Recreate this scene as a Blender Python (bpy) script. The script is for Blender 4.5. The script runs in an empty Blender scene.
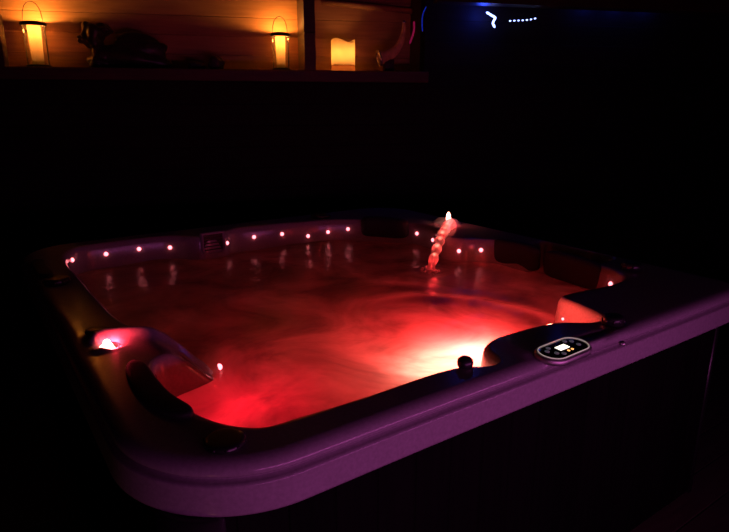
import bpy, bmesh, math, random
from mathutils import Vector, Matrix
from mathutils.bvhtree import BVHTree
random.seed(7)
sc = bpy.context.scene
COL = sc.collection
sc.view_settings.view_transform = 'Standard'
sc.view_settings.look = 'None'
sc.view_settings.exposure = 0.0
sc.view_settings.gamma = 1.0

# ------------------------------------------------------------------ camera
RIM = 0.90                       # height of the tub's flat rim
CAM = Vector((0.0, 0.0, RIM + 0.635))
PITCH, YAW, F = math.radians(15.463), math.radians(34.817), 582.0
cp, sp, cw, sw = math.cos(PITCH), math.sin(PITCH), math.cos(YAW), math.sin(YAW)
FW = Vector((sw * cp, cw * cp, -sp)); RT = Vector((cw, -sw, 0)); UP = RT.cross(FW)
cd = bpy.data.cameras.new('camera'); cam = bpy.data.objects.new('camera', cd); COL.objects.link(cam)
cd.sensor_width = 36.0; cd.lens = F / 729 * 36.0; cd.clip_start = 0.05
cam.matrix_world = Matrix.Translation(CAM) @ Matrix((RT, UP, -FW)).transposed().to_4x4()
sc.camera = cam

def ray(x, y):
    return ((x - 364.5) * RT - (y - 266.0) * UP + F * FW).normalized()
def at(x, y, z):                 # where the sight line of a pixel meets the level z
    d = ray(x, y); return CAM + d * ((z - CAM.z) / d.z)

# ------------------------------------------------------------------ materials
def nodes(name):
    m = bpy.data.materials.new(name); m.use_nodes = True
    return m, m.node_tree.nodes, m.node_tree.links, m.node_tree.nodes['Principled BSDF']

def plain(name, col, rough=0.5, metal=0.0, coat=0.0, var=0.12, scale=30.0, bump=0.0):
    m, N, L, b = nodes(name)
    tc = N.new('ShaderNodeTexCoord'); nz = N.new('ShaderNodeTexNoise'); nz.inputs['Scale'].default_value = scale
    nz.inputs['Detail'].default_value = 4
    L.new(tc.outputs['Object'], nz.inputs['Vector'])
    rp = N.new('ShaderNodeValToRGB')
    rp.color_ramp.elements[0].position = .3; rp.color_ramp.elements[1].position = .7
    rp.color_ramp.elements[0].color = tuple(c * (1 - var) for c in col) + (1,)
    rp.color_ramp.elements[1].color = tuple(min(1, c * (1 + var)) for c in col) + (1,)
    L.new(nz.outputs['Fac'], rp.inputs['Fac']); L.new(rp.outputs['Color'], b.inputs['Base Color'])
    b.inputs['Roughness'].default_value = rough; b.inputs['Metallic'].default_value = metal
    b.inputs['Coat Weight'].default_value = coat; b.inputs['Coat Roughness'].default_value = .12
    if bump:
        bp = N.new('ShaderNodeBump'); bp.inputs['Strength'].default_value = bump; bp.inputs['Distance'].default_value = .004
        L.new(nz.outputs['Fac'], bp.inputs['Height']); L.new(bp.outputs['Normal'], b.inputs['Normal'])
    return m

def emit(name, col, strength, base=(.8, .8, .8)):
    m, N, L, b = nodes(name)
    b.inputs['Base Color'].default_value = (*base, 1); b.inputs['Emission Color'].default_value = (*col, 1)
    b.inputs['Emission Strength'].default_value = strength; b.inputs['Roughness'].default_value = .3
    return m

def wood(name, c1, c2, plank, axis='Z', rough=.6, gap=.04, spec=.4):
    """planks stacked along one object axis, with grain along the boards"""
    m, N, L, b = nodes(name)
    tc = N.new('ShaderNodeTexCoord'); sx = N.new('ShaderNodeSeparateXYZ'); L.new(tc.outputs['Object'], sx.inputs[0])
    dv = N.new('ShaderNodeMath'); dv.operation = 'DIVIDE'; dv.inputs[1].default_value = plank
    L.new(sx.outputs[axis], dv.inputs[0])
    fl = N.new('ShaderNodeMath'); fl.operation = 'FLOOR'; L.new(dv.outputs[0], fl.inputs[0])
    fr = N.new('ShaderNodeMath'); fr.operation = 'FRACT'; L.new(dv.outputs[0], fr.inputs[0])
    wn = N.new('ShaderNodeTexWhiteNoise'); wn.noise_dimensions = '1D'; L.new(fl.outputs[0], wn.inputs['W'])
    mp = N.new('ShaderNodeMapping')
    mp.inputs['Scale'].default_value = {'Z': (3, 3, 40), 'X': (40, 3, 3), 'Y': (3, 40, 3)}[axis]
    L.new(tc.outputs['Object'], mp.inputs['Vector'])
    ad = N.new('ShaderNodeVectorMath'); ad.operation = 'ADD'; L.new(mp.outputs[0], ad.inputs[0]); L.new(wn.outputs['Color'], ad.inputs[1])
    nz = N.new('ShaderNodeTexNoise'); nz.inputs['Scale'].default_value = 1.5; nz.inputs['Detail'].default_value = 5
    L.new(ad.outputs[0], nz.inputs['Vector'])
    av = N.new('ShaderNodeMath'); av.operation = 'MULTIPLY_ADD'; av.inputs[1].default_value = .35
    L.new(wn.outputs['Value'], av.inputs[0]); L.new(nz.outputs['Fac'], av.inputs[2])
    rp = N.new('ShaderNodeValToRGB'); rp.color_ramp.elements[0].position = .35; rp.color_ramp.elements[1].position = .95
    rp.color_ramp.elements[0].color = (*c1, 1); rp.color_ramp.elements[1].color = (*c2, 1)
    L.new(av.outputs[0], rp.inputs['Fac']); L.new(rp.outputs['Color'], b.inputs['Base Color'])
    g = N.new('ShaderNodeMath'); g.operation = 'PINGPONG'; g.inputs[1].default_value = .5; L.new(fr.outputs[0], g.inputs[0])
    st = N.new('ShaderNodeMapRange'); st.interpolation_type = 'SMOOTHSTEP'; st.inputs['From Max'].default_value = gap
    L.new(g.outputs[0], st.inputs['Value'])
    mx = N.new('ShaderNodeMath'); mx.operation = 'MULTIPLY_ADD'; mx.inputs[1].default_value = .12
    L.new(nz.outputs['Fac'], mx.inputs[0]); L.new(st.outputs[0], mx.inputs[2])
    bp = N.new('ShaderNodeBump'); bp.inputs['Strength'].default_value = .6; bp.inputs['Distance'].default_value = .01
    L.new(mx.outputs[0], bp.inputs['Height']); L.new(bp.outputs['Normal'], b.inputs['Normal'])
    b.inputs['Roughness'].default_value = rough; b.inputs['Specular IOR Level'].default_value = spec
    return m

M = {}
M['acrylic'] = plain('pearl_acrylic', (.30, .27, .29), .16, 0, 0, .10, 120)
M['acrylic'].node_tree.nodes['Principled BSDF'].inputs['Specular IOR Level'].default_value = .38
M['pad'] = plain('black_foam', (.012, .011, .012), .75, bump=.25, scale=200)
M['black_plastic'] = plain('black_plastic', (.012, .012, .013), .35)
M['cabinet'] = wood('dark_cabinet_board', (.0022, .0016, .0020), (.0045, .0032, .0040), .11, 'X', .8, .05, .05)
M['cabinet_side'] = wood('dark_cabinet_side_board', (.0022, .0016, .0020), (.0045, .0032, .0040), .11, 'Y', .8, .05, .05)
M['silver'] = plain('brushed_silver', (.5, .49, .47), .5, 1.0)
M['panel_black'] = plain('glossy_black', (.006, .006, .007), .12, coat=.6)
M['rubber'] = emit('backlit_button', (.8, .85, 1), .035, (.2, .2, .2))
M['screen'] = emit('lit_screen', (1, .93, .78), 1.5)
M['amber'] = emit('amber_indicator', (1, .42, .08), 1.4)
M['panel_ring'] = emit('lit_ring', (1, .80, .68), .22)
M['led'] = emit('red_led', (1, .17, .20), 5.0)
M['lens_hot'] = emit('white_hot_lens', (1, .36, .26), 7)
M['lamp_lens'] = emit('underwater_lens', (1, .25, .12), 4)
M['wall'] = wood('dark_wall_boards', (.007, .006, .007), (.014, .011, .011), .14, 'Z', .7, .02, .1)
M['niche'] = wood('pine_boards', (.25, .11, .042), (.38, .18, .07), .125, 'Z', .6, .03)
M['post'] = wood('dark_post', (.03, .014, .008), (.06, .03, .016), .5, 'Z', .55, .01)
M['floor'] = wood('dark_deck', (.018, .012, .010), (.04, .026, .02), .14, 'Y', .6, .04)
M['iron'] = plain('black_iron', (.02, .016, .013), .45, .6)
M['wire'] = plain('dark_wire', (.05, .03, .02), .4, .7)
M['bark'] = plain('dark_driftwood', (.030, .020, .014), .42, var=.5, scale=25, bump=.5)
M['horn'] = plain('polished_horn', (.80, .46, .20), .25, var=.35, scale=18)
M['bone'] = plain('pale_metal_rim', (.75, .66, .55), .22, .8)
M['slate'] = plain('dark_stone', (.035, .028, .025), .6, var=.3, scale=40, bump=.3)
M['cable'] = plain('clear_cable', (.05, .05, .07), .4)
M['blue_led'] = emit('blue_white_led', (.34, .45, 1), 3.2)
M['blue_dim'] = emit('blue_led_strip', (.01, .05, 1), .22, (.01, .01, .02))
M['magenta'] = emit('magenta_reflection', (1, .02, .20), .14, (.02, .01, .01))

def glassy(name, tint=(1, 1, 1)):
    m, N, L, b = nodes(name)
    out = N['Material Output']; N.remove(b)
    tr = N.new('ShaderNodeBsdfTransparent'); tr.inputs[0].default_value = (*tint, 1)
    gl = N.new('ShaderNodeBsdfGlossy'); gl.inputs['Roughness'].default_value = .06
    fz = N.new('ShaderNodeFresnel'); fz.inputs[0].default_value = 1.15
    tl = N.new('ShaderNodeBsdfTranslucent'); m0 = N.new('ShaderNodeMixShader'); m0.inputs[0].default_value = .14
    L.new(tr.outputs[0], m0.inputs[1]); L.new(tl.outputs[0], m0.inputs[2])
    mx = N.new('ShaderNodeMixShader'); L.new(fz.outputs[0], mx.inputs[0]); L.new(m0.outputs[0], mx.inputs[1]); L.new(gl.outputs[0], mx.inputs[2])
    L.new(mx.outputs[0], out.inputs['Surface'])
    return m
M['glass'] = glassy('thin_glass', (.93, .93, .93))

def translucent(name, col, t=.75):
    m, N, L, b = nodes(name)
    out = N['Material Output']; N.remove(b)
    tl = N.new('ShaderNodeBsdfTranslucent'); tl.inputs[0].default_value = (*col, 1)
    df = N.new('ShaderNodeBsdfDiffuse'); df.inputs[0].default_value = (*col, 1)
    nz = N.new('ShaderNodeTexNoise'); nz.inputs['Scale'].default_value = 30
    mp = N.new('ShaderNodeMapRange'); mp.inputs['To Min'].default_value = t - .08; mp.inputs['To Max'].default_value = t + .08
    L.new(nz.outputs['Fac'], mp.inputs['Value'])
    mx = N.new('ShaderNodeMixShader'); L.new(mp.outputs[0], mx.inputs[0]); L.new(df.outputs[0], mx.inputs[1]); L.new(tl.outputs[0], mx.inputs[2])
    L.new(mx.outputs[0], out.inputs['Surface'])
    return m
M['frost'] = translucent('frosted_tube', (.62, .50, .36))
M['wax'] = translucent('ivory_wax', (.9, .75, .5))

def water_material():
    m, N, L, b = nodes('bubbling_water')
    out = N['Material Output']; N.remove(b)
    tc = N.new('ShaderNodeTexCoord')
    n1 = N.new('ShaderNodeTexNoise'); n1.inputs['Scale'].default_value = 3.2; n1.inputs['Detail'].default_value = 7
    n1.inputs['Roughness'].default_value = .55; n1.inputs['Distortion'].default_value = .9
    L.new(tc.outputs['Object'], n1.inputs['Vector'])
    r1 = N.new('ShaderNodeValToRGB'); r1.color_ramp.elements[0].position = .32; r1.color_ramp.elements[1].position = .70
    r1.color_ramp.elements[0].color = (.30, .30, .30, 1); r1.color_ramp.elements[1].color = (.95, .95, .95, 1)
    L.new(n1.outputs['Fac'], r1.inputs['Fac'])
    tl = N.new('ShaderNodeBsdfTranslucent'); L.new(r1.outputs['Color'], tl.inputs[0])
    tr = N.new('ShaderNodeBsdfTransparent'); tr.inputs[0].default_value = (.95, .93, .93, 1)
    fac = N.new('ShaderNodeMapRange'); fac.inputs['From Min'].default_value = .3; fac.inputs['From Max'].default_value = .7
    fac.inputs['To Min'].default_value = .82; fac.inputs['To Max'].default_value = .93
    L.new(n1.outputs['Fac'], fac.inputs['Value'])
    m1 = N.new('ShaderNodeMixShader'); L.new(fac.outputs[0], m1.inputs[0]); L.new(tr.outputs[0], m1.inputs[1]); L.new(tl.outputs[0], m1.inputs[2])
    n2 = N.new('ShaderNodeTexNoise'); n2.inputs['Scale'].default_value = 14; n2.inputs['Detail'].default_value = 3; n2.inputs['Distortion'].default_value = .5
    L.new(tc.outputs['Object'], n2.inputs['Vector'])
    bp = N.new('ShaderNodeBump'); bp.inputs['Strength'].default_value = .35; bp.inputs['Distance'].default_value = .02
    L.new(n2.outputs['Fac'], bp.inputs['Height'])
    gl = N.new('ShaderNodeBsdfGlossy'); gl.inputs['Roughness'].default_value = .22; L.new(bp.outputs['Normal'], gl.inputs['Normal'])
    fz = N.new('ShaderNodeFresnel'); fz.inputs[0].default_value = 1.2; L.new(bp.outputs['Normal'], fz.inputs['Normal'])
    m2 = N.new('ShaderNodeMixShader'); L.new(fz.outputs[0], m2.inputs[0]); L.new(m1.outputs[0], m2.inputs[1]); L.new(gl.outputs[0], m2.inputs[2])
    L.new(m2.outputs[0], out.inputs['Surface'])
    return m
M['water'] = water_material()

def stream_material():
    m, N, L, b = nodes('lit_water_stream')
    out = N['Material Output']; N.remove(b)
    tl = N.new('ShaderNodeBsdfTranslucent'); tl.inputs[0].default_value = (.9, .9, .9, 1)
    tr = N.new('ShaderNodeBsdfTransparent')
    m1 = N.new('ShaderNodeMixShader'); m1.inputs[0].default_value = .75
    L.new(tr.outputs[0], m1.inputs[1]); L.new(tl.outputs[0], m1.inputs[2])
    gl = N.new('ShaderNodeBsdfGlossy'); gl.inputs['Roughness'].default_value = .1
    m2 = N.new('ShaderNodeMixShader'); m2.inputs[0].default_value = .15; L.new(m1.outputs[0], m2.inputs[1]); L.new(gl.outputs[0], m2.inputs[2])
    L.new(m2.outputs[0], out.inputs['Surface'])
    return m
M['stream'] = stream_material()
M['glint_bead'] = emit('painted_glint', (1, .20, .13), 5.0)
M['froth'] = translucent('froth', (.9, .85, .85), .6)

# ------------------------------------------------------------------ helpers
def link(name, bm, mats, parent=None, smooth=True, loc=None):
    bmesh.ops.recalc_face_normals(bm, faces=bm.faces)
    me = bpy.data.meshes.new(name); bm.to_mesh(me); bm.free()
    for m in (mats if isinstance(mats, (list, tuple)) else [mats]): me.materials.append(m)
    if smooth:
        for p in me.polygons: p.use_smooth = True
    o = bpy.data.objects.new(name, me); COL.objects.link(o)
    if loc is not None: o.location = loc
    if parent is not None: o.parent = parent
    return o
def thing(name, label, cat, loc=(0, 0, 0), rz=0, group=None):
    o = bpy.data.objects.new(name, None); COL.objects.link(o); o.empty_display_size = .05
    o.location = loc; o.rotation_euler = (0, 0, rz); tag(o, label, cat, group); return o
def tag(o, label=None, cat=None, group=None, kind=None):
    if label: o['label'] = label
    if cat: o['category'] = cat
    if group: o['group'] = group
    if kind: o['kind'] = kind
    return o
def box(bm, lo, hi, mat=0, T=None):
    vs = [bm.verts.new((x, y, z)) for x in (lo[0], hi[0]) for y in (lo[1], hi[1]) for z in (lo[2], hi[2])]
    fs = [(0, 1, 3, 2), (4, 6, 7, 5), (0, 4, 5, 1), (2, 3, 7, 6), (0, 2, 6, 4), (1, 5, 7, 3)]
    for f in fs:
        face = bm.faces.new([vs[i] for i in f]); face.material_index = mat
    if T is not None:
        for v in vs: v.co = T @ v.co
    return vs
def bevel_all(bm, w, seg=2):
    bmesh.ops.bevel(bm, geom=list(bm.edges), offset=w, segments=seg, profile=.5, affect='EDGES')
def lathe(bm, prof, n=32, mat=0, T=None, close=False):
    rings = []
    for r, z in prof:
        if r < 1e-6: rings.append([bm.verts.new((0, 0, z))])
        else: rings.append([bm.verts.new((r * math.cos(2 * math.pi * i / n), r * math.sin(2 * math.pi * i / n), z)) for i in range(n)])
    pairs = list(zip(rings, rings[1:])) + ([(rings[-1], rings[0])] if close else [])
    for a, b in pairs:
        for i in range(n):
            j = (i + 1) % n
            if len(a) == 1 and len(b) == 1: continue
            if len(a) == 1: f = bm.faces.new((a[0], b[i], b[j]))
            elif len(b) == 1: f = bm.faces.new((a[i], a[j], b[0]))
            else: f = bm.faces.new((a[i], a[j], b[j], b[i]))
            f.material_index = mat
    if T is not None:
        for r in rings:
            for v in r: v.co = T @ v.co
def tube(bm, pts, radii, n=10, mat=0, caps=True):
    pts = [Vector(p) for p in pts]
    if not isinstance(radii, (list, tuple)): radii = [radii] * len(pts)
    up = Vector((0, 0, 1)); prev = None; rings = []
    for i, p in enumerate(pts):
        t = (pts[min(i + 1, len(pts) - 1)] - pts[max(i - 1, 0)]).normalized()
        if prev is None:
            a = t.cross(up) if abs(t.dot(up)) < .95 else t.cross(Vector((1, 0, 0)))
        else: a = prev - t * prev.dot(t)
        a.normalize(); prev = a; b = t.cross(a)
        rings.append([bm.verts.new(p + radii[i] * (math.cos(2 * math.pi * k / n) * a + math.sin(2 * math.pi * k / n) * b)) for k in range(n)])
    for r, s in zip(rings, rings[1:]):
        for k in range(n):
            f = bm.faces.new((r[k], r[(k + 1) % n], s[(k + 1) % n], s[k])); f.material_index = mat
    if caps:
        for r in (rings[0], rings[-1]):
            f = bm.faces.new(r); f.material_index = mat
def catmull(P, n, closed=False):
    P = [Vector(p) for p in P]; out = []; m = len(P)
    segs = m if closed else m - 1
    for i in range(segs):
        if closed: p0, p1, p2, p3 = P[i - 1], P[i], P[(i + 1) % m], P[(i + 2) % m]
        else: p0, p1, p2, p3 = P[max(i - 1, 0)], P[i], P[i + 1], P[min(i + 2, m - 1)]
        d = [max(1e-6, (b - a).length) ** .5 for a, b in ((p0, p1), (p1, p2), (p2, p3))]
        m1 = (p2 - p1) if p0 == p1 else ((p1 - p0) / d[0] - (p2 - p0) / (d[0] + d[1]) + (p2 - p1) / d[1]) * d[1]
        m2 = (p2 - p1) if p2 == p3 else ((p2 - p1) / d[1] - (p3 - p1) / (d[1] + d[2]) + (p3 - p2) / d[2]) * d[1]
        for k in range(n):
            t = k / n; t2 = t * t; t3 = t2 * t
            out.append((2 * t3 - 3 * t2 + 1) * p1 + (t3 - 2 * t2 + t) * m1 + (-2 * t3 + 3 * t2) * p2 + (t3 - t2) * m2)
    if not closed: out.append(P[-1])
    return out
def sstep(x, a, b):
    t = max(0, min(1, (x - a) / (b - a))); return t * t * (3 - 2 * t)
def seg_dist(p, a, b):
    ab = b - a; t = max(0, min(1, (p - a).dot(ab) / ab.length_squared)); return (p - a - ab * t).length, t
def lamp(name, loc, col, power, size=.02, kind='POINT', parent=None):
    l = bpy.data.lights.new(name, kind); l.color = col; l.energy = power
    if kind == 'POINT': l.shadow_soft_size = size
    o = bpy.data.objects.new(name, l); COL.objects.link(o); o.location = loc
    if parent is not None: o.parent = parent
    return o

# ------------------------------------------------------------------ hot tub: shell
X0, X1, Y0, Y1 = .20, 2.30, .890, 3.03
R1, R2, R3, R4 = .26, .10, .24, .20          # corner radii: near left, near right, far right, far left
def outer_setup():
    pts = []            # anticlockwise from the near-left corner's near end
    segs = [('l', (X0 + R1, Y0), (X1 - R2, Y0)), ('a', (X1 - R2, Y0 + R2, R2), -90), ('l', (X1, Y0 + R2), (X1, Y1 - R3)), ('a', (X1 - R3, Y1 - R3, R3), 0),
            ('l', (X1 - R3, Y1), (X0 + R4, Y1)), ('a', (X0 + R4, Y1 - R4, R4), 90), ('l', (X0, Y1 - R4), (X0, Y0 + R1)), ('a', (X0 + R1, Y0 + R1, R1), 180)]
    for k, a, b in segs:
        if k == 'l':
            a, b = Vector(a), Vector(b); t = (b - a).normalized(); nrm = Vector((t.y, -t.x))
            n = 200
            for i in range(n): pts.append((a + (b - a) * i / n, nrm))
        else:
            c = Vector(a[:2])
            for i in range(40):
                g = math.radians(b + 90 * i / 40); nrm = Vector((math.cos(g), math.sin(g))); pts.append((c + nrm * a[2], nrm))
    S = [0]
    for i in range(len(pts)): S.append(S[-1] + (pts[(i + 1) % len(pts)][0] - pts[i][0]).length)
    return pts, S
OP, OS = outer_setup(); PER = OS[-1]
def outer_near(p):
    i = min(range(len(OP)), key=lambda k: (OP[k][0] - p).length_squared); return OS[i]
def outer_at(s):
    s %= PER
    import bisect
    i = bisect.bisect_right(OS, s) - 1; i = min(i, len(OP) - 1)
    f = (s - OS[i]) / max(1e-9, OS[i + 1] - OS[i]); a, b = OP[i], OP[(i + 1) % len(OP)]
    p = a[0].lerp(b[0], f); p.y -= .015 * sstep(p.x, .6, 2.1) * (1 - (p.y - Y0) / (Y1 - Y0))     # the front bows out a little
    return p, a[1].lerp(b[1], f).normalized()

k_ = .977
INNER = [(.43, .985), (.52, .975), (.69, .968), (.90, .968), (.975, .955), (1.01, .932), (1.048, .920), (1.078, .928), (1.096, .955), (1.110, .990), (1.126, 1.016), (1.155, 1.027), (1.26, 1.028), (1.40, 1.012),
         (1.49, .965), (1.56, .955), (1.595, .985), (1.63, 1.10), (1.645, 1.165), (1.70, 1.172), (1.92, 1.150), (2.04, 1.175), (2.10, 1.26), (2.125, 1.40), (2.13, 1.70), (2.12, 1.90),
         (2.06, 1.98), (2.00, 2.04), (2.00, 2.15), (2.05, 2.23), (2.08, 2.32), (2.07, 2.43), (2.03, 2.52), (1.98, 2.60), (1.90, 2.70), (1.80, 2.78), (1.66, 2.835), (1.40, 2.86), (1.12, 2.875), (1.06, 2.83), (.94, 2.83),
         (.87, 2.90), (.80, 2.93), (.55, 2.945), (.40, 2.92), (.33, 2.82), (.305, 2.65), (.31, 2.40), (.315, 2.10), (.325, 1.85),
         (.36, 1.69), (.42, 1.63), (.48, 1.60), (.535, 1.572), (.555, 1.543), (.53, 1.512), (.46, 1.49), (.40, 1.478), (.35, 1.462), (.320, 1.42), (.308, 1.28), (.325, 1.15), (.365, 1.05)]
def contour():
    C = catmull([Vector(p) for p in INNER], 40, True)
    s_ctrl = []
    for p in INNER: s_ctrl.append(outer_near(Vector(p)))
    # unwrap
    for i in range(1, len(s_ctrl)):
        while s_ctrl[i] < s_ctrl[i - 1] - PER / 2: s_ctrl[i] += PER
        while s_ctrl[i] > s_ctrl[i - 1] + PER / 2: s_ctrl[i] -= PER
        s_ctrl[i] = max(s_ctrl[i], s_ctrl[i - 1] + .002)
    s_ctrl.append(s_ctrl[0] + PER)
    Sd = []
    for i in range(len(INNER)):
        for k in range(40): Sd.append(s_ctrl[i] + (s_ctrl[i + 1] - s_ctrl[i]) * k / 40)
    # even resampling by a mix of inner and outer length
    m = len(C); A = [0]
    for i in range(m):
        ds = (Sd[(i + 1) % m] + (PER if i == m - 1 else 0)) - Sd[i]
        A.append(A[-1] + (C[(i + 1) % m] - C[i]).length + .5 * ds)
    n = 760; inn, ss = [], []; j = 0
    for q in range(n):
        t = A[-1] * q / n
        while A[j + 1] < t: j += 1
        f = (t - A[j]) / max(1e-9, A[j + 1] - A[j]); nx = (j + 1) % m
        inn.append(C[j].lerp(C[nx], f)); s2 = Sd[nx] + (PER if nx == 0 else 0); ss.append(Sd[j] + (s2 - Sd[j]) * f)
    w = 9; sm = []
    for q in range(n):
        acc = 0
        for d in range(-w, w + 1):
            v = ss[(q + d) % n]
            if q + d < 0: v -= PER
            if q + d >= n: v += PER
            acc += v
        sm.append(acc / (2 * w + 1))
    return inn, sm
INN, SS = contour(); NN = len(INN)
INNORM = []
for i in range(NN):
    t = (INN[(i + 2) % NN] - INN[i - 2]).normalized(); INNORM.append(Vector((-t.y, t.x)))   # points into the basin
BANK = [Vector(p) for p in ((.236, 1.60), (.236, 1.655), (.262, 1.69), (.33, 1.665), (.42, 1.605), (.51, 1.55))]
BANKF = [Vector(p) for p in ((2.195, 2.42), (2.232, 2.36), (2.222, 2.31))]
def rim_z(p):
    z = 0.0
    z += .006 * sstep(p.x, 1.12, 1.18) * (1 - sstep(p.x, 1.42, 1.55))
    for line, hh, ww in ((BANK, .026, .024), (BANKF, .028, .022)):
        d = min(seg_dist(p, a, b)[0] for a, b in zip(line, line[1:]))
        z += hh * math.exp(-(d / ww) ** 2)
    z -= .15 * sstep(p.x, .37, .57) * sstep(p.y, 1.36, 1.46) * (1 - sstep(p.y, 1.66, 1.78))
    for cx, cy, rr in ((.265, 1.618, .034), (2.165, 2.355, .036)):     # recesses for the fountains
        z -= .022 * (1 - sstep((p - Vector((cx, cy))).length, rr * .75, rr * 1.1))
    return z
ZW = RIM - .118
def build_shell():
    bm = bmesh.new(); rings = []
    O = [outer_at(s) for s in SS]
    for o, z in ((-.03, -.104), (.026, -.104), (.033, -.100), (.035, -.095), (.0348, -.0925), (.0313, -.0425), (.031, -.040), (.0295, -.0375), (.024, -.036), (.012, -.0345), (.009, -.0315), (.011, -.0285), (.0195, -.0265), (.0222, -.0225),
                 (.0225, -.017), (.019, -.0105), (.012, -.005), (.002, -.0015), (-.010, 0)):
        r = []
        for p, n in O:
            g = sstep(p.x, 1.165, 1.195) * (1 - sstep(p.x, 1.40, 1.62)) if p.y < 1.0 and z > -.023 else 0.0     # the pod runs out over the shoulder
            o2 = o + (min(.0225, o + .012) - o) * g; z2 = z * (1 - .6 * g) + .006 * g * sstep(z, -.02, -.005)
            r.append(bm.verts.new((p.x + n.x * o2, p.y + n.y * o2, RIM + z2)))
        rings.append(r)
    K = 16
    for k in range(1, K + 1):
        f = k / K; r = []
        for i in range(NN):
            q = (O[i][0] - O[i][1] * .010).lerp(INN[i], f); r.append(bm.verts.new((q.x, q.y, RIM + rim_z(q) * sstep(f, 0, .2))))
        rings.append(r)
    for d, z in ((.006, -.0015), (.012, -.006), (.017, -.014), (.020, -.028), (.024, -.08), (.030, -.15), (.045, -.24), (.075, -.33)):
        r = []
        for i in range(NN):
            q = INN[i] + INNORM[i] * d; zz = RIM + rim_z(INN[i]) * (1 - sstep(-z, 0, .2)) + z
            r.append(bm.verts.new((q.x, q.y, zz)))
        rings.append(r)
    c = Vector((1.24, 1.97)); base = [Vector((v.co.x, v.co.y)) for v in rings[-1]]
    for f, z in ((.12, -.39), (.35, -.43), (.55, -.46), (.66, -.50), (.72, -.70), (.78, -.80), (.92, -.81)):
        r = []
        for i in range(NN):
            d = base[i] - c; el = Vector((d.normalized().x * .98, d.normalized().y * .98)) * .9
            tgt = c + el * .12
            q = base[i].lerp(tgt, f)
            r.append(bm.verts.new((q.x, q.y, RIM + z)))
        rings.append(r)
    for a, b in zip(rings, rings[1:]):
        for i in range(NN):
            j = (i + 1) % NN; bm.faces.new((a[i], a[j], b[j], b[i]))
    bm.faces.new(rings[-1])
    return bm

tub = thing('hot_tub', 'large square hot tub with purple-lit pearl rim and glowing red water', 'hot tub', (1.25, 1.95, 0))
def loc(o):                         # parts were modelled in world space: keep them there under the tub
    o.parent = tub; o.matrix_parent_inverse = Matrix.Translation(-Vector(tub.location)); return o
shell = loc(link('shell', build_shell(), M['acrylic']))
bvh = BVHTree.FromPolygons([v.co.copy() for v in shell.data.vertices], [tuple(p.vertices) for p in shell.data.polygons])
def hit(x, y):
    h, n, i, d = bvh.ray_cast(CAM, ray(x, y)); 
    if n.dot(ray(x, y)) > 0: n = -n
    return h, n
# cabinet: four clad sides and four corner posts on a plinth
zt = RIM - .104
a, b, c_, d_ = X0 + .01, X1 - .01, Y0 + .01, Y1 - .01
for lo, hi, mt in (((a + .10, c_, .06), (b - .10, c_ + .03, zt), 'cabinet'), ((a + .10, d_ - .03, .06), (b - .10, d_, zt), 'cabinet'),
                   ((a, c_ + .10, .06), (a + .03, d_ - .10, zt), 'cabinet_side'), ((b - .03, c_ + .10, .06), (b, d_ - .10, zt), 'cabinet_side')):
    bm = bmesh.new(); box(bm, lo, hi); loc(link('side_panel', bm, M[mt], smooth=False))
for cx, cy, g in ((a + .1, c_ + .1, 180), (b - .1, c_ + .1, 270), (b - .1, d_ - .1, 0), (a + .1, d_ - .1, 90)):
    bm = bmesh.new(); lo_, hi_ = [], []
    for r_ in (.104, .07):
        seg = [(cx + r_ * math.cos(math.radians(g + t * 7.5)), cy + r_ * math.sin(math.radians(g + t * 7.5))) for t in range(13)]
        lo_.append([bm.verts.new((*p, .05)) for p in seg]); hi_.append([bm.verts.new((*p, zt)) for p in seg])
    for t in range(12):
        bm.faces.new((lo_[0][t], lo_[0][t + 1], hi_[0][t + 1], hi_[0][t])); bm.faces.new((lo_[1][t], lo_[1][t + 1], hi_[1][t + 1], hi_[1][t]))
        bm.faces.new((hi_[0][t], hi_[0][t + 1], hi_[1][t + 1], hi_[1][t])); bm.faces.new((lo_[0][t], lo_[0][t + 1], lo_[1][t + 1], lo_[1][t]))
    for t in (0, 12): bm.faces.new((lo_[0][t], hi_[0][t], hi_[1][t], lo_[1][t]))
    loc(link('corner_post', bm, M['black_plastic']))
bm = bmesh.new(); box(bm, (a + .03, c_ + .04, 0), (b - .03, d_ - .04, .06)); loc(link('plinth', bm, M['black_plastic'], smooth=False))

# padded head rests
def pillow(path, hw, hz, zc, tilt=0.0, n=26):
    P = catmull([Vector((*p, 0)) for p in path], 10); bm = bmesh.new(); rings = []; m = len(P)
    for i, p in enumerate(P):
        t = (P[min(i + 1, m - 1)] - P[max(i - 1, 0)]).normalized(); nr = Vector((-t.y, t.x, 0))
        u = 2 * i / (m - 1) - 1; e = max(.02, (1 - abs(u) ** 5)) ** .5
        r = []
        for k in range(n):
            g = 2 * math.pi * k / n; cx, cz = math.cos(g), math.sin(g)
            cx = math.copysign(abs(cx) ** .6, cx); cz = math.copysign(abs(cz) ** .6, cz)
            r.append(bm.verts.new(p + nr * (hw * e * cx + tilt * cz) + Vector((0, 0, zc + hz * (.55 + .45 * e) * cz))))
        rings.append(r)
    for A_, B_ in zip(rings, rings[1:]):
        for k in range(n): bm.faces.new((A_[k], A_[(k + 1) % n], B_[(k + 1) % n], B_[k]))
    bm.faces.new(rings[0]); bm.faces.new(rings[-1])
    return loc(link('pillow', bm, M['pad']))
def px(pts, z): return [tuple(at(x, y, z).xy) for x, y in pts]
pillow(px([(133, 360), (144, 381), (162, 400), (190, 414)], RIM + .010), .030, .011, RIM + .004)
pillow([(1.86, 2.705), (1.91, 2.655), (1.965, 2.58), (2.02, 2.475)], .045, .058, RIM - .034)
pillow([(2.115, 1.93), (2.135, 1.80), (2.135, 1.66)], .032, .062, RIM - .052)
pillow([(2.135, 1.635), (2.13, 1.48), (2.105, 1.32)], .032, .062, RIM - .052)
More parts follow.
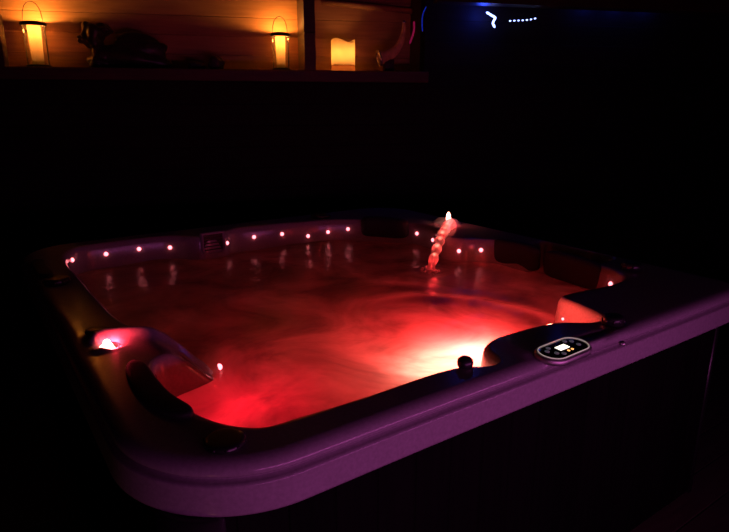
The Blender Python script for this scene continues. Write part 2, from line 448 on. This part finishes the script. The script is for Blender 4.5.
pillow(px([(38, 262), (41, 270), (47, 278)], RIM), .03, .012, RIM + .006)

# diverter caps, dark and round, standing on the rim
def cap(p, nrm, r, h, name='diverter_cap'):
    bm = bmesh.new(); T = Matrix.Translation(p) @ nrm.to_track_quat('Z', 'Y').to_matrix().to_4x4()
    prof = [(0, -.01), (r, -.01), (r, h * .55), (r * .93, h * .85), (r * .8, h), (r * .35, h * 1.02), (0, h * 1.0)]
    lathe(bm, prof, 36, T=T)
    for k in range(10):          # grip ribs round the edge
        g = 2 * math.pi * k / 10
        vs = box(bm, (r * .93, -r * .09, 0), (r * 1.06, r * .09, h * .6), T=T @ Matrix.Rotation(g, 4, 'Z'))
    return loc(link(name, bm, M['black_plastic']))
Z = Vector((0, 0, 1))
cap(at(225, 441, RIM + .004), Z, .040, .007)
cap(at(97, 331, RIM + .004), Z, .030, .008)
cap(at(613, 321, RIM + .01), Z, .032, .018)
cap(at(632, 267, RIM + .01), Z, .040, .018)
cap(at(321, 216, RIM + .008), Z, .055, .014)
cap(at(57, 281, RIM + .008), Z, .045, .014)
bm = bmesh.new(); kp = at(465, 366.5, RIM)
lathe(bm, [(0, -.01), (.012, -.01), (.016, -.002), (.019, .002), (.0205, .010), (.019, .019), (.012, .025), (0, .027)], 32, T=Matrix.Translation(kp))
loc(link('air_knob', bm, M['black_plastic']))

# small red lights set into the inner wall
LEDS = [(72, 260), (106, 254), (139, 249), (170, 247.5), (227, 243), (254, 237), (282, 234), (308, 236), (328, 232), (348, 229),
        (417, 233.5), (433, 240), (459, 251), (481, 250), (611, 284), (563, 319), (219, 367)]
bm = bmesh.new(); lathe(bm, [(.0095, 0), (.0095, .003), (.008, .006), (.005, .0085), (0, .0095)], 20)
led_mesh = None
for x, y in LEDS:
    p, n = hit(x, y)
    if led_mesh is None:
        o = link('led_light', bm, M['led']); led_mesh = o.data
    else:
        o = bpy.data.objects.new('led_light', led_mesh); COL.objects.link(o)
    loc(o); o.location = p; o.rotation_euler = n.to_track_quat('Z', 'Y').to_euler()
    if x == 219: o.location = at(219, 367, RIM - .110); o.rotation_euler = (math.radians(70), 0, math.radians(60))
    if x == 563:
        o.scale = (.5, .5, .5); lamp('red_fill', p + n * .09 + Vector((-.02, -.03, .05)), (1, .07, .045), 1.2, .01)  # added red lamp beside this LED, brightens the wall around it

lamp('red_fill', (.54, 1.27, RIM - .118 - .16), (1, .005, .022), 1.5, .03)  # added lamp below the surface, brightens the near-left water
# filter weir on the far wall
p, n = hit(213, 243); n = Vector((n.x, n.y, 0)).normalized(); T = Matrix.Translation(p) @ n.to_track_quat('Z', 'Y').to_matrix().to_4x4()
wr = bmesh.new()
def weir_outline(w, h, r):
    pts = [(w, h), (-w, h)]
    for t in range(9): g = math.radians(180 + 90 * t / 8); pts.append((-w + r + r * math.cos(g), -h + r + r * math.sin(g)))
    for t in range(9): g = math.radians(270 + 90 * t / 8); pts.append((w - r + r * math.cos(g), -h + r + r * math.sin(g)))
    return pts
oo, ii = weir_outline(.062, .055, .03), weir_outline(.052, .047, .025)
loops = [[wr.verts.new(T @ Vector((x, y, z))) for x, y in pts] for pts, z in ((oo, -.02), (oo, .010), (ii, .010), (ii, -.004))]
for A_, B_ in zip(loops, loops[1:]):
    for k in range(len(A_)): wr.faces.new((A_[k], A_[(k + 1) % len(A_)], B_[(k + 1) % len(A_)], B_[k]))
weir = loc(link('filter_weir', wr, M['acrylic']))
bm = bmesh.new(); bm.faces.new([bm.verts.new(T @ Vector((x, y, -.002))) for x, y in ii])
for k in range(5):
    box(bm, (-.05, -.035 + k * .017, -.002), (.05, -.029 + k * .017, .004), T=T)
fl = link('flap', bm, M['black_plastic'], smooth=False); fl.parent = weir

# illuminated fountains in the rim
def fountain(c, r, water):
    c = Vector(c)
    bm = bmesh.new(); lathe(bm, [(r, -.012), (r * 1.02, .003), (r * .92, .007), (r * .80, .004), (r * .74, -.012)], 40, T=Matrix.Translation(c), close=True)
    f = loc(link('fountain_jet', bm, M['black_plastic']))
    bm = bmesh.new()
    random.seed(3)
    for dx, dy, dz, q in water:
        bmesh.ops.create_icosphere(bm, subdivisions=3, radius=q, matrix=Matrix.Translation(c + Vector((dx, dy, dz))))
    lz = link('lit_lens', bm, M['lens_hot']); lz['label'] = 'white-hot glowing lens of the fountain'
    lz.parent = f
    return f
fountain((.265, 1.618, RIM - .010), .036, [(0, 0, .006, .014), (-.010, .003, .002, .011), (.008, .008, .003, .010), (.001, .003, .017, .010), (.013, -.004, .0, .007)])
lamp('fountain_glow', (.285, 1.632, RIM + .009), (1, .03, .06), .8, .010)
fc = at(448, 226, RIM - .005)
print('far fountain', fc)
fountain((fc.x, fc.y, RIM - .008), .036, [(0, 0, .010, .014), (0, 0, .028, .014), (.001, 0, .046, .014), (.001, 0, .062, .012), (.001, 0, .074, .007), (-.008, .004, .006, .010)])
lamp('fountain_glow_far', (fc.x - .01, fc.y - .02, RIM + .012), (1, .03, .04), .6, .010)

# control panel on the raised pod
pc = at(563.5, 349.5, RIM + .0085); T = Matrix.Translation(pc) @ Matrix.Rotation(math.radians(2), 4, 'Z') @ Matrix.Rotation(math.radians(3), 4, 'X')
def stad(a_, b_, n=12):
    pts = []
    for s_, g0 in ((1, -90), (-1, 90)):
        for t in range(n + 1):
            g = math.radians(g0 + 180 * t / n); pts.append((s_ * (a_ - b_) + b_ * math.cos(g), b_ * math.sin(g)))
    return pts
def ring_mesh(levels, cap_=True):
    bm = bmesh.new(); L_ = [[bm.verts.new(T @ Vector((x, y, z))) for x, y in stad(a_, b_)] for a_, b_, z in levels]
    for A_, B_ in zip(L_, L_[1:]):
        for k in range(len(A_)): bm.faces.new((A_[k], A_[(k + 1) % len(A_)], B_[(k + 1) % len(A_)], B_[k]))
    if cap_: bm.faces.new(L_[-1])
    return bm
PA, PB = .085, .038
def sub(o, par):
    o.parent = par; return o
panel = loc(link('control_panel', ring_mesh([(PA, PB, -.015), (PA, PB, .003), (PA - .004, PB - .004, .005), (PA - .012, PB - .012, .0055)]), M['panel_black']))
sub(link('bezel', ring_mesh([(PA + .001, PB + .001, -.015), (PA + .009, PB + .009, -.012), (PA + .009, PB + .009, -.001), (PA + .006, PB + .006, .003), (PA + .002, PB + .002, .0045), (PA, PB, .0035)], False), M['silver']), panel)
sub(link('light_ring', ring_mesh([(PA + .002, PB + .002, .004), (PA + .001, PB + .001, .0062), (PA - .001, PB - .001, .0062), (PA - .0013, PB - .0013, .004)], False), M['panel_ring']), panel)
bm = bmesh.new(); box(bm, (-.022, -.007, .0045), (.017, .013, .0068), T=T); sub(link('display', bm, M['screen'], smooth=False), panel)
for i, (x, y) in enumerate([(-.058, .010), (-.040, .020), (-.045, -.010), (-.030, -.022), (.035, .022), (.052, .012), (.052, -.010)]):
    bm = bmesh.new(); lathe(bm, [(.0065, .004), (.0065, .0065), (.005, .0075), (0, .0078)], 20, T=T @ Matrix.Translation((x, y, 0)))
    sub(link('button', bm, M['rubber']), panel)
for x, y in ((-.004, -.018), (.012, -.018)):
    bm = bmesh.new(); lathe(bm, [(.004, .004), (.004, .0065), (0, .0075)], 14, T=T @ Matrix.Translation((x, y, 0)))
    sub(link('indicator', bm, M['amber']), panel)
bm = bmesh.new(); lathe(bm, [(0, -.004), (.009, -.004), (.010, .002), (.006, .006), (0, .007)], 24, T=Matrix.Translation(at(622, 343.5, RIM)))
loc(link('rim_plug', bm, M['silver']))

# lamp under the water on the near wall
bm = bmesh.new(); T2 = Matrix.Translation((1.20, 1.062, RIM - .24)) @ Vector((0, 1, .0)).to_track_quat('Z', 'Y').to_matrix().to_4x4()
lathe(bm, [(.055, -.02), (.055, .006), (.044, .010), (.044, .004), (0, .006)], 36, T=T2)
loc(link('underwater_light', bm, M['lamp_lens']))
o = lamp('underwater_lamp', (1.26, 1.21, ZW - .095), (1, .016, .020), 20, .03, 'SPOT')
o.rotation_euler = (math.pi, 0, 0); o.data.spot_size = math.radians(178); o.data.spot_blend = .15; o.data.shadow_soft_size = .03
l = bpy.data.lights.new('underwater_core', 'AREA'); l.shape = 'ELLIPSE'; l.size = .42; l.size_y = .27; l.color = (1, .33, .21); l.energy = 2.5
o = bpy.data.objects.new('underwater_core', l); COL.objects.link(o); o.location = (1.19, 1.165, ZW - .062); o.rotation_euler = (math.pi, 0, 0)

# ------------------------------------------------------------------ water
def inside(p, poly):
    c = False; j = len(poly) - 1
    for i in range(len(poly)):
        a_, b_ = poly[i], poly[j]
        if (a_.y > p.y) != (b_.y > p.y) and p.x < (b_.x - a_.x) * (p.y - a_.y) / (b_.y - a_.y) + a_.x: c = not c
        j = i
    return c
poly = [INN[i] - INNORM[i] * .012 for i in range(0, NN, 2) if not (INN[i].x > .35 and INN[i].x < .6 and 1.42 < INN[i].y < 1.70)]   # the arm rest dips under the water
sp_ = at(430, 272, ZW)             # where the fountain's stream meets the water
def wave(x, y):
    z = .0025 * math.sin(9 * x + 4 * y + 1.3 * math.sin(5 * y)) + .002 * math.sin(-6 * x + 13 * y + math.sin(7 * x)) + .0015 * math.sin(21 * x + 8 * y) + .001 * math.sin(17 * y - 23 * x)
    r = math.hypot(x - 1.25, y - 1.35)
    z += .006 * math.sin(34 * r) * math.exp(-((r - .45) / .12) ** 2) * sstep(x, 1.1, 1.5)
    r = math.hypot(x - sp_.x, y - sp_.y)
    z += .006 * math.cos(60 * r) * math.exp(-(r / .09) ** 2)
    return z
bm = bmesh.new(); st = .0165; gx = [(.26 + st * i) for i in range(int(1.95 / st))]; gy = [(.90 + st * i) for i in range(int(2.1 / st))]
vv = {}
for i in range(len(gx) - 1):
    for j in range(len(gy) - 1):
        if inside(Vector((gx[i] + st / 2, gy[j] + st / 2)), poly):
            q = []
            for di, dj in ((0, 0), (1, 0), (1, 1), (0, 1)):
                key = (i + di, j + dj)
                if key not in vv: vv[key] = bm.verts.new((gx[key[0]], gy[key[1]], ZW + wave(gx[key[0]], gy[key[1]])))
                q.append(vv[key])
            bm.faces.new(q)
water = link('water', bm, M['water'])
tag(water, 'red glowing water filling the hot tub, whitest beside the control panel', 'water', kind='stuff')

# stream of lit water falling from the far fountain
s0 = Vector((fc.x - .010, fc.y - .030, RIM + .010)); s1 = Vector((sp_.x, sp_.y, ZW))
pts, rad = [], []
for i in range(49):
    t = i / 48; p = s0.lerp(s1, t); p.z = s0.z + (s1.z - s0.z) * t + .20 * t * (1 - t)
    pts.append(p); rad.append(.029 - .010 * t + .0035 * math.sin(t * 46))
bm = bmesh.new(); tube(bm, pts, rad, 16)
stream = thing('water_jet', 'arched red-lit jet of water falling from the far fountain light', 'water jet', s1)
def at_stream(o): o.parent = stream; o.matrix_parent_inverse = Matrix.Translation(-s1); return o
at_stream(link('stream', bm, M['stream']))
bm = bmesh.new()  # small glowing balls paint the glints on the stream
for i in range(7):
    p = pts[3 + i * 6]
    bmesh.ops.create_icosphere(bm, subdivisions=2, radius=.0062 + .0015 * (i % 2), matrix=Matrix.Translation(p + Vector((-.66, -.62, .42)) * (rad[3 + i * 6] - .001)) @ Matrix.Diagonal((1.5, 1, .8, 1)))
o = at_stream(link('glint_bead', bm, M['glint_bead'])); o['kind'] = 'stuff'; o['label'] = 'bright glints on the jet, painted as glowing beads'
bm = bmesh.new(); random.seed(5)
for i in range(26):
    g = random.uniform(0, 6.28); q = random.uniform(0, .045)
    bmesh.ops.create_icosphere(bm, subdivisions=2, radius=random.uniform(.004, .011), matrix=Matrix.Translation(s1 + Vector((q * math.cos(g), q * math.sin(g), random.uniform(0, .012)))))
o = at_stream(link('splash', bm, M['froth'])); o['kind'] = 'stuff'; o['label'] = 'frothy splash where the jet meets the water'
lamp('splash_light', pts[40] + Vector((-.03, -.05, .03)), (1, .03, .035), .25, .01)
for i in (3, 11, 19, 27, 35, 43): lamp('stream_fill', pts[i], (1, .03, .03), .028, .004)  # added lamps inside the stream to make it glow

# ------------------------------------------------------------------ the room
WA = math.radians(111.8)
WD = Vector((math.sin(WA), math.cos(WA), 0)); WN = Vector((-math.cos(WA) * -1 * -1, 0, 0))
WN = Vector((WD.y, -WD.x, 0))                   # towards the camera
if WN.dot(CAM - Vector((.2, 4.35, 0))) < 0: WN = -WN
W0 = Vector((.2, 4.35, 0))
WT = Matrix((( WD.x, -WN.x, 0, W0.x), (WD.y, -WN.y, 0, W0.y), (0, 0, 1, 0), (0, 0, 0, 1)))   # (s along, t behind, z)
def wl(x, y, t):                                 # pixel -> s, z on the plane t behind the wall face, and depth
    d = ray(x, y); q = W0 - WN * t; k = (q - CAM).dot(WN) / d.dot(WN); p = CAM + d * k
    return (p - W0).dot(WD), p.z, (p - CAM).dot(FW)
SH = wl(0, 66, -.02)[1]                          # top of the shelf
SR = wl(424, 70, 0)[0]                           # right end of the alcove
SD0, SD1 = wl(304, 40, 0)[0], wl(315, 40, 0)[0]
CEIL = 2.62
print('shelf', SH, 'right end', SR, 'post', SD0, SD1)
def wbox(name, boxes, mat, kind='structure', bev=0):
    bm = bmesh.new()
    for lo, hi in boxes: box(bm, lo, hi)
    if bev: bevel_all(bm, bev)
    o = link(name, bm, mat, smooth=False); o.matrix_world = WT
    if kind: o['kind'] = kind
    return o
ND = .34
wbox('wall_back', [((-1.6, 0, 0), (SR, .10, SH - .075)), ((SR, 0, 0), (6.4, .10, CEIL))], M['wall'])
wbox('wall_alcove', [((-1.6, ND, SH - .075), (SR + .05, ND + .08, CEIL))], M['niche'])
wbox('wall_alcove_side', [((SR - .001, .10, SH - .075), (SR + .05, ND, CEIL))], M['post'])
wbox('trim_1', [((-1.6, -.02, SH - .075), (SR + .03, ND, SH))], M['post'], bev=.006)
wbox('trim_2', [((SD0, -.015, SH), (SD1, ND, CEIL))], M['post'])
s_, z_, _ = wl(1.5, 40, 0); wbox('trim_3', [((s_ - .09, -.01, SH), (s_, .07, SH + .30))], M['post'])
z5 = wl(560, 9, -.10)[1]
wbox('trim_5', [((SR + .02, -.22, z5), (6.4, -.10, z5 + .16))], M['post'])
a0, a1 = wl(322, 1.5, ND - .03), wl(412, 11, ND - .03)
bm = bmesh.new(); tube(bm, [(a0[0], ND - .025, a0[1]), (a1[0], ND - .025, a1[1])], .022, 12)
o = link('trim_4', bm, M['niche']); o.matrix_world = WT; o['kind'] = 'structure'
bm = bmesh.new(); box(bm, (-4, -3, -.05), (7, 6, 0)); o = link('floor', bm, M['floor'], smooth=False); o['kind'] = 'structure'
bm = bmesh.new(); box(bm, (-4, -3, CEIL), (7, 6, CEIL + .08)); o = link('ceiling', bm, M['wall'], smooth=False); o['kind'] = 'structure'

def wpt(s, t, z): return WT @ Vector((s, t, z))
RZ = math.atan2(WD.y, WD.x)
# ------------------------------------------------------------------ lanterns
def lantern(x, ytop, w, label, power, up):
    t = .225; s, zl, dep = wl(x, ytop, t); r = w / 2 * dep / F; h = zl - SH
    root = thing('lantern', label, 'lantern', wpt(s, t, SH), RZ, 'lanterns in the lit alcove')
    bm = bmesh.new(); lathe(bm, [(0, 0), (r * .98, 0), (r, .006), (r, .018), (r * .9, .024), (0, .024)], 36); link('base', bm, M['iron'], root)
    bm = bmesh.new(); lathe(bm, [(r * .90, .024), (r * .90, h - .012)], 36); link('glass', bm, M['glass'], root)
    bm = bmesh.new(); q = r * .54; lathe(bm, [(q * .86, .024), (q * .88, .05), (q, h - .014), (q * .96, h - .014), (q * .84, .05), (q * .82, .024)], 32, close=True); link('frosted_tube', bm, M['frost'], root)
    bm = bmesh.new(); lathe(bm, [(r * .5, h - .016), (r * 1.02, h - .016), (r * 1.05, h - .010), (r * 1.02, h + .004), (r * .62, h + .010), (r * .5, h + .006)], 36, close=True); link('lid', bm, M['iron'], root)
    hh = r * 1.75; P = []
    for i in range(25):
        g = math.pi * i / 24; P.append((-r * .78 * math.cos(g), 0, h + hh * min(1, math.sin(g) ** .75 if 0 < i < 24 else 0)))
    bm = bmesh.new(); tube(bm, P, .0028, 8); link('handle', bm, M['wire'], root)
    lamp('lantern_tube_light', (0, 0, h - .030), (1, .66, .32), power * 1.3, .010, parent=root)
    lamp('lantern_tube_light', (0, 0, h * .42), (1, .36, .08), power * .05, .010, parent=root)
    lamp('lantern_top_light', (0, 0, h + .003), (1, .39, .075), up, .006, parent=root)
    lamp('lantern_side_light', (r * .7, r * .3, h - .03), (1, .36, .07), up * .015, .010, parent=root)
    return root
lantern(33, 23, 23, 'taller round lantern with arched wire handle, at the left end of the alcove', .30, 8.5)
lantern(280, 34, 18.5, 'lantern beside the dark post, glowing white under its black lid', .30, 8.5)

# ------------------------------------------------------------------ wavy-topped candle
t = .16; s, zt_, dep = wl(343, 41, t); r = 12 * dep / F; h = zt_ - SH; hb = .045
cnd = thing('candle', 'squat glowing yellow pillar candle with a wavy melted rim', 'candle', wpt(s, t, SH), RZ)
bm = bmesh.new(); lathe(bm, [(0, 0), (r * 1.0, 0), (r * 1.02, .008), (r * .98, hb)], 40); link('base', bm, translucent('amber_glass_base', (.42, .15, .05)), cnd)
bm = bmesh.new(); n = 48; lo, hi, ih, il = [], [], [], []
for i in range(n):
    g = 2 * math.pi * i / n; dz = .010 * math.sin(2 * g + .7) + .006 * math.sin(3 * g + 2) 
    c, s2 = math.cos(g), math.sin(g)
    lo.append(bm.verts.new((r * c, r * s2, hb))); hi.append(bm.verts.new((r * c, r * s2, h + dz)))
    ih.append(bm.verts.new((r * .88 * c, r * .88 * s2, h + dz - .002))); il.append(bm.verts.new((r * .86 * c, r * .86 * s2, hb + .004)))
for A_, B_ in ((lo, hi), (hi, ih), (ih, il)):
    for i in range(n): bm.faces.new((A_[i], A_[(i + 1) % n], B_[(i + 1) % n], B_[i]))
link('wax', bm, M['wax'], cnd)
bm = bmesh.new(); lathe(bm, [(0, hb + .004), (.006, hb + .006), (.009, hb + .02), (.006, hb + .035), (0, hb + .05)], 16); link('flame', bm, emit('flame', (1, .6, .2), 6), cnd)
lamp('candle_light', (0, 0, hb + (h - hb) * .55), (1, .44, .13), 1.3, .02, parent=cnd)
lamp('candle_flame_light', (0, 0, h + .004), (1, .40, .08), .10, .006, parent=cnd)

# ------------------------------------------------------------------ curved horn with pale rim
t = .13
hp = [wl(*q, t) for q in ((404, 22), (403.5, 31), (401, 41), (395.5, 50), (387.5, 56), (379.5, 58))]
root = thing('drinking_horn', 'curved brown horn with a pale gleaming rim, beyond the candle', 'horn', wpt(hp[-1][0], t, SH), RZ)
loc0 = Vector((hp[-1][0], t, SH))
P = catmull([Vector((a_, t, b_)) - loc0 for a_, b_, _ in hp], 8)
rad = [(.010 + .040 * (i / (len(P) - 1)) ** 1.2) * 1.0 for i in range(len(P))]
dzf = min(p.z - r_ for p, r_ in zip(P, rad)); 
bm = bmesh.new(); tube(bm, P, rad, 20); link('body', bm, M['horn'], root)
d = (P[-1] - P[-3]).normalized(); T = Matrix.Translation(P[-1]) @ d.to_track_quat('Z', 'Y').to_matrix().to_4x4(); R_ = rad[-1]
bm = bmesh.new(); lathe(bm, [(R_ * 1.0, -.008), (R_ * 1.12, -.006), (R_ * 1.14, .006), (R_ * 1.0, .012), (R_ * .85, .008), (R_ * .80, .001)], 32, T=T, close=True); link('rim', bm, M['bone'], root)
bm = bmesh.new(); bmesh.ops.create_icosphere(bm, subdivisions=3, radius=.013, matrix=Matrix.Translation(P[0])); link('tip', bm, M['bone'], root)
low = min(p.z - r_ for p, r_ in zip(P, rad))
bm = bmesh.new(); q = P[-10]; box(bm, (q.x - .035, -.03, 0), (q.x + .035, .03, max(.012, q.z - rad[-10] + .012))); bevel_all(bm, .003); link('stand', bm, M['post'], root)

# ------------------------------------------------------------------ dark ornament and stones on the shelf
t = .15; s, _, dep = wl(97, 60, t); mpx = dep / F
root = thing('driftwood', 'dark knobbly driftwood ornament right of the taller lantern', 'ornament', wpt(s, t, SH), RZ)
def blob(bm, c, r3, seed, amp=.18):
    random.seed(seed); ph = [random.uniform(0, 6) for _ in range(6)]
    res = bmesh.ops.create_icosphere(bm, subdivisions=4, radius=1.0)
    for v in res['verts']:
        p = v.co; k = 1 + amp * (math.sin(3 * p.x + ph[0]) * math.sin(4 * p.y + ph[1]) + .6 * math.sin(6 * p.z + ph[2] + 2 * p.x) + .3 * math.sin(11 * p.y + ph[3]) * math.sin(9 * p.z + ph[4]))
        v.co = Vector((p.x * r3[0] * k + c[0], p.y * r3[1] * k + c[1], p.z * r3[2] * k + c[2]))
def flat_bottom(bm):
    for v in bm.verts:
        if v.co.z < 0: v.co.z = 0
zt2 = wl(97, 21, t)[1] - SH
bm = bmesh.new(); blob(bm, (-.005, 0, zt2 - 14 * mpx), (10 * mpx, .06, 13 * mpx), 1); blob(bm, (-10 * mpx, 0, zt2 - 17 * mpx), (6 * mpx, .035, 4 * mpx), 2); blob(bm, (8 * mpx, .01, zt2 - 8 * mpx), (9 * mpx, .05, 6 * mpx), 9)
flat_bottom(bm); link('knot', bm, M['bark'], root)
bm = bmesh.new(); tube(bm, catmull([(0, 0, zt2 - 22 * mpx), (.01, 0, zt2 - 28 * mpx), (.012, 0, .05), (0, 0, 0)], 6), [.035] * 6 + [.04] * 6 + [.055] * 7, 16); blob(bm, (4 * mpx, 0, 7 * mpx), (12 * mpx, .06, 9 * mpx), 3)
flat_bottom(bm); link('stem', bm, M['bark'], root)
bm = bmesh.new(); blob(bm, (36 * mpx, .02, 12 * mpx), (32 * mpx, .07, 18 * mpx), 4, .25); flat_bottom(bm); link('trunk', bm, M['bark'], root)
for x, w, hh, lab, sd in ((196, 8, 7, 'low dark stone on the shelf, between the driftwood and the square stone', 11), (216, 7.5, 11, 'small squarish dark stone on the shelf, left of the lantern by the post', 12)):
    s, _, dep = wl(x, 60, .12); mpx = dep / F; bm = bmesh.new(); blob(bm, (0, 0, hh * mpx * .45), (w * mpx, .05, hh * mpx * .75), sd, .12); flat_bottom(bm)
    o = link('stone', bm, M['slate'], loc=wpt(s, .12, SH)); o.rotation_euler.z = RZ; tag(o, lab, 'stone', 'dark stones on the shelf')

# ------------------------------------------------------------------ blue light strips under the roof
def strip(name, pix, rad_, mat, t, label, group=None, step=None):
    P = [Vector((lambda q: (q[0], t, q[1]))(wl(x, y, t))) for x, y in pix]; o0 = P[0].copy()
    root = thing(name, label, 'light strip', wpt(*o0), RZ, group)
    P = catmull([p - o0 for p in P], 8)
    bm = bmesh.new(); tube(bm, P, rad_ * .55, 8); link('cable', bm, M['cable'], root)
    return root, P
def leds(root, P, count, r_, mat, long=1.0):
    L_ = [0]
    for a_, b_ in zip(P, P[1:]): L_.append(L_[-1] + (b_ - a_).length)
    for k in range(count):
        tt = L_[-1] * (k + .5) / count; j = max(i for i in range(len(P) - 1) if L_[i] <= tt)
        f = (tt - L_[j]) / max(1e-9, L_[j + 1] - L_[j]); p = P[j].lerp(P[j + 1], f); d = (P[j + 1] - P[j]).normalized()
        bm = bmesh.new(); bmesh.ops.create_icosphere(bm, subdivisions=2, radius=r_, matrix=d.to_track_quat('X', 'Z').to_matrix().to_4x4() @ Matrix.Diagonal((long, 1, 1, 1)))
        link('led', bm, mat, root, loc=p)
G = 'blue light strips under the roof'
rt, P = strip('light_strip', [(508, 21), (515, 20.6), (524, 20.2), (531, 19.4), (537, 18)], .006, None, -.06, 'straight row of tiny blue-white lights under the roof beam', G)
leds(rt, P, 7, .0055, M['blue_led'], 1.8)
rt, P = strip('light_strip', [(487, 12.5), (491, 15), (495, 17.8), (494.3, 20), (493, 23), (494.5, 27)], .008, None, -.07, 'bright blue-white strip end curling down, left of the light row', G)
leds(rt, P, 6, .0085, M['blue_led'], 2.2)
q = wl(488, 15, -.05); lamp('blue_strip_light', wpt(q[0] - .05, -.08, q[1]), (.03, .07, 1), 1.1, .03)
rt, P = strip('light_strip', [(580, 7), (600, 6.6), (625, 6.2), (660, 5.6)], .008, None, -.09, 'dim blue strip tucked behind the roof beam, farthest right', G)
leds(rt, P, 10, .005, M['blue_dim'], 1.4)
for x in (590, 620, 650):
    q = wl(x, 4, -.05); lamp('blue_strip_light', wpt(q[0], -.06, q[1]), (.03, .07, 1), .4, .05)
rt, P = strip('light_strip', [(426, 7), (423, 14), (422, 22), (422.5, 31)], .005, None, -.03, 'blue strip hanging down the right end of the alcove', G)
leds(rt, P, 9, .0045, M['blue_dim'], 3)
rt, P = strip('light_strip', [(414, 22), (414, 30), (412, 37), (410, 43)], .007, None, .04, 'magenta reflection beside the curved horn, built as a short glowing strip', G)
leds(rt, P, 7, .0075, M['magenta'], 2.2)  # glowing pieces painted in place of a magenta reflection

# ------------------------------------------------------------------ added purple light, out of view before the tub, tints its near rim
l = bpy.data.lights.new('purple_fill', 'AREA'); l.shape = 'RECTANGLE'; l.size = 1.9; l.size_y = .12; l.color = (.78, .13, .60); l.energy = 7.0
o = bpy.data.objects.new('purple_fill', l); COL.objects.link(o); o.location = (1.05, -.12, .925)
o.rotation_euler = (Vector((1.05, .9, .84)) - Vector(o.location)).to_track_quat('-Z', 'Y').to_euler()

lamp('warm_corner_fill', (-.45, .345, .14), (1, .34, .20), .9, .045)  # added unseen warm lamp, meant to streak the near-left corner

w = bpy.data.worlds.new('night'); sc.world = w; w.use_nodes = True
w.node_tree.nodes['Background'].inputs[0].default_value = (.02, .01, .03, 1); w.node_tree.nodes['Background'].inputs[1].default_value = .02
